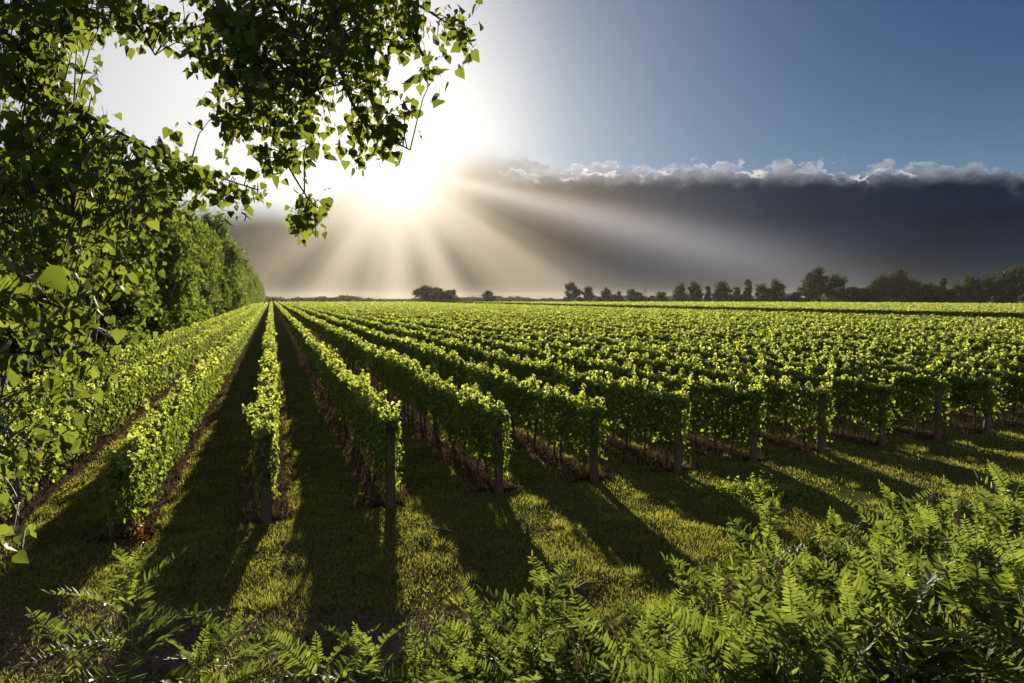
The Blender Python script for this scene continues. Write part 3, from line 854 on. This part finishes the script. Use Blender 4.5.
# ------------------------------------------------------------------ ferny shrubs along the bottom
def frond_mesh(seed, L, pairs):
    g = np.random.default_rng(seed); acc = Acc()
    t = np.linspace(0, 1, 12)
    sag = g.uniform(.12, .42)
    line = np.stack([g.normal() * .03 * t ** 2, t * L, -sag * L * t ** 2 * .7 + .05 * L * np.sin(t * 3.1)], 1)
    acc.tube(line, np.linspace(.0035, .0012, 12), 4, cap=False)
    LEAFLET = (np.array([[0, 0, 0], [.11, .25, .03], [.12, .62, .02], [0, 1, -.05], [-.12, .62, .02], [-.11, .25, .03]], float), [[[0, 1, 2, 3], [0, 3, 4, 5]]])
    pos, nor, tip, siz = [], [], [], []
    for i in range(pairs):
        f = .16 + .82 * i / (pairs - 1)
        p = np.array([np.interp(f, t, line[:, a]) for a in range(3)])
        f2 = min(f + .03, 1); tg = nrm((np.array([np.interp(f2, t, line[:, a]) for a in range(3)]) - np.array([np.interp(f - .03, t, line[:, a]) for a in range(3)]))[None])[0]
        size = L * .215 * (math.sin(min(1, (f * 1.02)) ** .8 * 2.9) * .75 + .30) * g.uniform(.88, 1.1)
        for sd in (-1, 1):
            if g.random() < .03: continue
            pos.append(p + g.normal(size=3) * .002)
            tip.append(np.array([sd * .95, 0, 0]) + tg * .42 + np.array([0, 0, -.14 + g.normal() * .12]) + tg * g.normal() * .08)
            nor.append(np.array([-sd * .25, -.1, 1.0]) + g.normal(size=3) * .18); siz.append(size)
    pos.append(line[-1]); tip.append(nrm((line[-1] - line[-2])[None])[0]); nor.append(np.array([0, 0, 1.0])); siz.append(L * .14)
    acc.leaves(LEAFLET, np.array(pos), np.array(nor), np.array(tip), np.array(siz))
    return acc.mesh('frond', M_FERN)


FRONDS = [frond_mesh(200 + q, .60, 17 + q % 4) for q in range(12)]
def stem_mesh(h, seed):
    g = np.random.default_rng(seed); acc = Acc()
    t = np.linspace(0, 1, 8)
    pts = np.stack([np.cumsum(g.normal(size=8) * .018 * h), np.cumsum(g.normal(size=8) * .018 * h), t * h], 1); pts[:, :2] -= pts[0, :2]
    acc.tube(pts, np.linspace(.013, .003, 8) * (h / 1.6) ** .5, 6)
    return acc.mesh('stem', M_STEM, True), pts


def ferny(px, ytop, d, nf, label, seed, group='ferny shrubs along the bottom', fs=1.0, span=.62, name='pinnate_shrub'):
    g = np.random.default_rng(seed)
    top = P3(px, ytop, d)
    h = float(top[2]) - .12 * fs
    me, pts = stem_mesh(h, seed)
    root = empty(name, (top[0] - pts[-1][0], top[1] - pts[-1][1], 0), label=label, cat='shrub', group=group)
    obj('stem', me, root)
    for i in range(nf):
        f = 1 - span * (i / nf) ** 1.1
        p = [float(np.interp(f, np.linspace(0, 1, 8), pts[:, a])) for a in range(3)]
        fr_ = obj('frond', FRONDS[int(g.integers(0, 12))], root)
        fr_.location = p
        age = i / nf
        elev = R(72) * (1 - age) ** 1.6 + R(-8) * age + g.normal() * .12 + R(14)
        fr_.rotation_euler = (elev, g.normal() * .25, i * 2.4 + g.normal() * .3)
        s_ = fs * (.45 + .75 * min(1, age * 2.2 + .12)) * g.uniform(.85, 1.15)
        fr_.scale = (s_, s_, s_)
    return root


ferny(130, 570, 6.6, 16, 'tall ferny shrub at the lower left, before the red weeds', 1, fs=1.12, span=.7)
ferny(72, 640, 6.6, 8, 'small ferny shrub by the lower left corner, left of the tall one', 2)
ferny(232, 628, 6.7, 9, 'upright ferny shrub at the bottom, under the narrow straight row', 3)
ferny(192, 655, 6.3, 8, 'low ferny shrub at the bottom, right beside the tall lower-left one', 4)
ferny(318, 655, 6.3, 8, 'low ferny shrub at the bottom edge, under the first end post', 5)
ferny(372, 645, 6.6, 9, 'low ferny shrub at the bottom edge on the bare track', 6)
ferny(545, 592, 6.6, 15, 'ferny shrub with a tall pointed top, leftmost of the big bottom clump', 7, fs=1.1)
ferny(770, 508, 7.4, 17, 'tallest arching ferny shrub left of the dense thicket, before the weed clump', 8, fs=1.0)
prof_x = [400, 440, 480, 540, 600, 650, 700, 740, 800, 860, 910, 960, 1030, 1100]
prof_y = [672, 652, 632, 628, 624, 618, 596, 566, 532, 525, 492, 488, 478, 470]
g = np.random.default_rng(55)
for i in range(90):
    layer = i % 5
    px = 425 + (1075 - 425) * ((i * .618034) % 1.0)
    yt = float(np.interp(px, prof_x, prof_y)) + g.uniform(0, 22) + layer * (22 if px < 700 else 21)
    d = (7.3, 6.6, 5.9, 5.2, 4.5)[layer] + g.normal() * .15
    if yt > 690 or (layer == 4 and px < 640): continue
    lab = ('ferny shrub in the dense thicket at the lower right' if px > 700 else 'ferny shrub in the low clump along the bottom centre')
    ferny(px, yt, d, int(g.integers(8, 13)), lab, 500 + i, fs=g.uniform(.95, 1.35), span=.6)
# dead weed stalks poking out of the thicket
for i in range(20):
    px = 560 + (1050 - 560) * ((i * .618034 + .31) % 1.0)
    yt = float(np.interp(px, prof_x, prof_y)) + g.uniform(-16, 40); d = g.uniform(5.6, 7.2)
    top = P3(px, yt, d); hh = float(top[2])
    acc = Acc(); n = 7
    pts = np.stack([np.linspace(0, g.normal() * .14, n), np.linspace(0, g.normal() * .1, n), np.linspace(0, hh, n)], 1)
    acc.tube(pts, np.linspace(.008, .0025, n), 5)
    root = empty('dry_stalk', (top[0] - pts[-1][0], d, 0), label='dry brown weed stalk poking out of the thicket along the bottom', cat='weed', group='dry stalks in the bottom thicket')
    obj('stem', acc.mesh('stem', M_TRUNK, True), root)
    acc = Acc(); m = 26
    f = g.uniform(.62, 1.0, m)
    pos = np.stack([np.interp(f, np.linspace(0, 1, n), pts[:, a]) for a in range(3)], 1) + g.normal(size=(m, 3)) * .022
    acc.leaves(LEAF6, pos, g.normal(size=(m, 3)), np.array([0, 0, -.5]) + g.normal(size=(m, 3)), g.uniform(.03, .075, m))
    obj('dead_leaves', acc.mesh('dead_leaves', M_LITTER), root)
# small-leaved undergrowth filling in between the stems
acc = Acc()
n = 22000
px = g.uniform(400, 1090, n); d = g.uniform(5.0, 7.6, n)
yt = np.interp(px, prof_x, prof_y) + 52 + vnoise(px / 23, 8, 26) + (7.4 - d) * 40
zt = H - (yt - 298) * d / F
z = np.maximum(zt, .25) * (1 - g.random(n) ** 1.6 * .95) + vnoise(px / 11, 3, .10)
pos = np.stack([(px - 512) / F * d, d, np.maximum(z, .03)], 1)
acc.leaves(LEAF6, pos, np.array([0, 0, .7]) + g.normal(size=(n, 3)) * .7, g.normal(size=(n, 3)), .045 * g.uniform(.5, 1.4, n))
tag(obj('undergrowth', acc.mesh('undergrowth', M_UNDER)), 'small-leaved undergrowth filling the thicket along the bottom right', 'undergrowth', kind='stuff')

# ------------------------------------------------------------------ haze
HAZE = 0.00003
if HAZE:
    m, out = new_mat('haze_air')
    pv = E.nt.nodes.new('ShaderNodeVolumePrincipled')
    pv.inputs['Color'].default_value = (.92, .9, .86, 1); pv.inputs['Density'].default_value = HAZE
    pv.inputs['Anisotropy'].default_value = .4
    E.nt.links.new(pv.outputs[0], out.inputs['Volume'])
    x0, x1, y0, y1, z0, z1 = -3050, 3050, -850, 4050, -1.5, 30
    V = np.array([[x, y, z] for z in (z0, z1) for y in (y0, y1) for x in (x0, x1)], float)
    me = np_mesh('haze', V, [np.array([[0, 2, 3, 1], [4, 5, 7, 6], [0, 1, 5, 4], [2, 6, 7, 3], [0, 4, 6, 2], [1, 3, 7, 5]])], m)
    tag(obj('haze', me), kind='stuff')
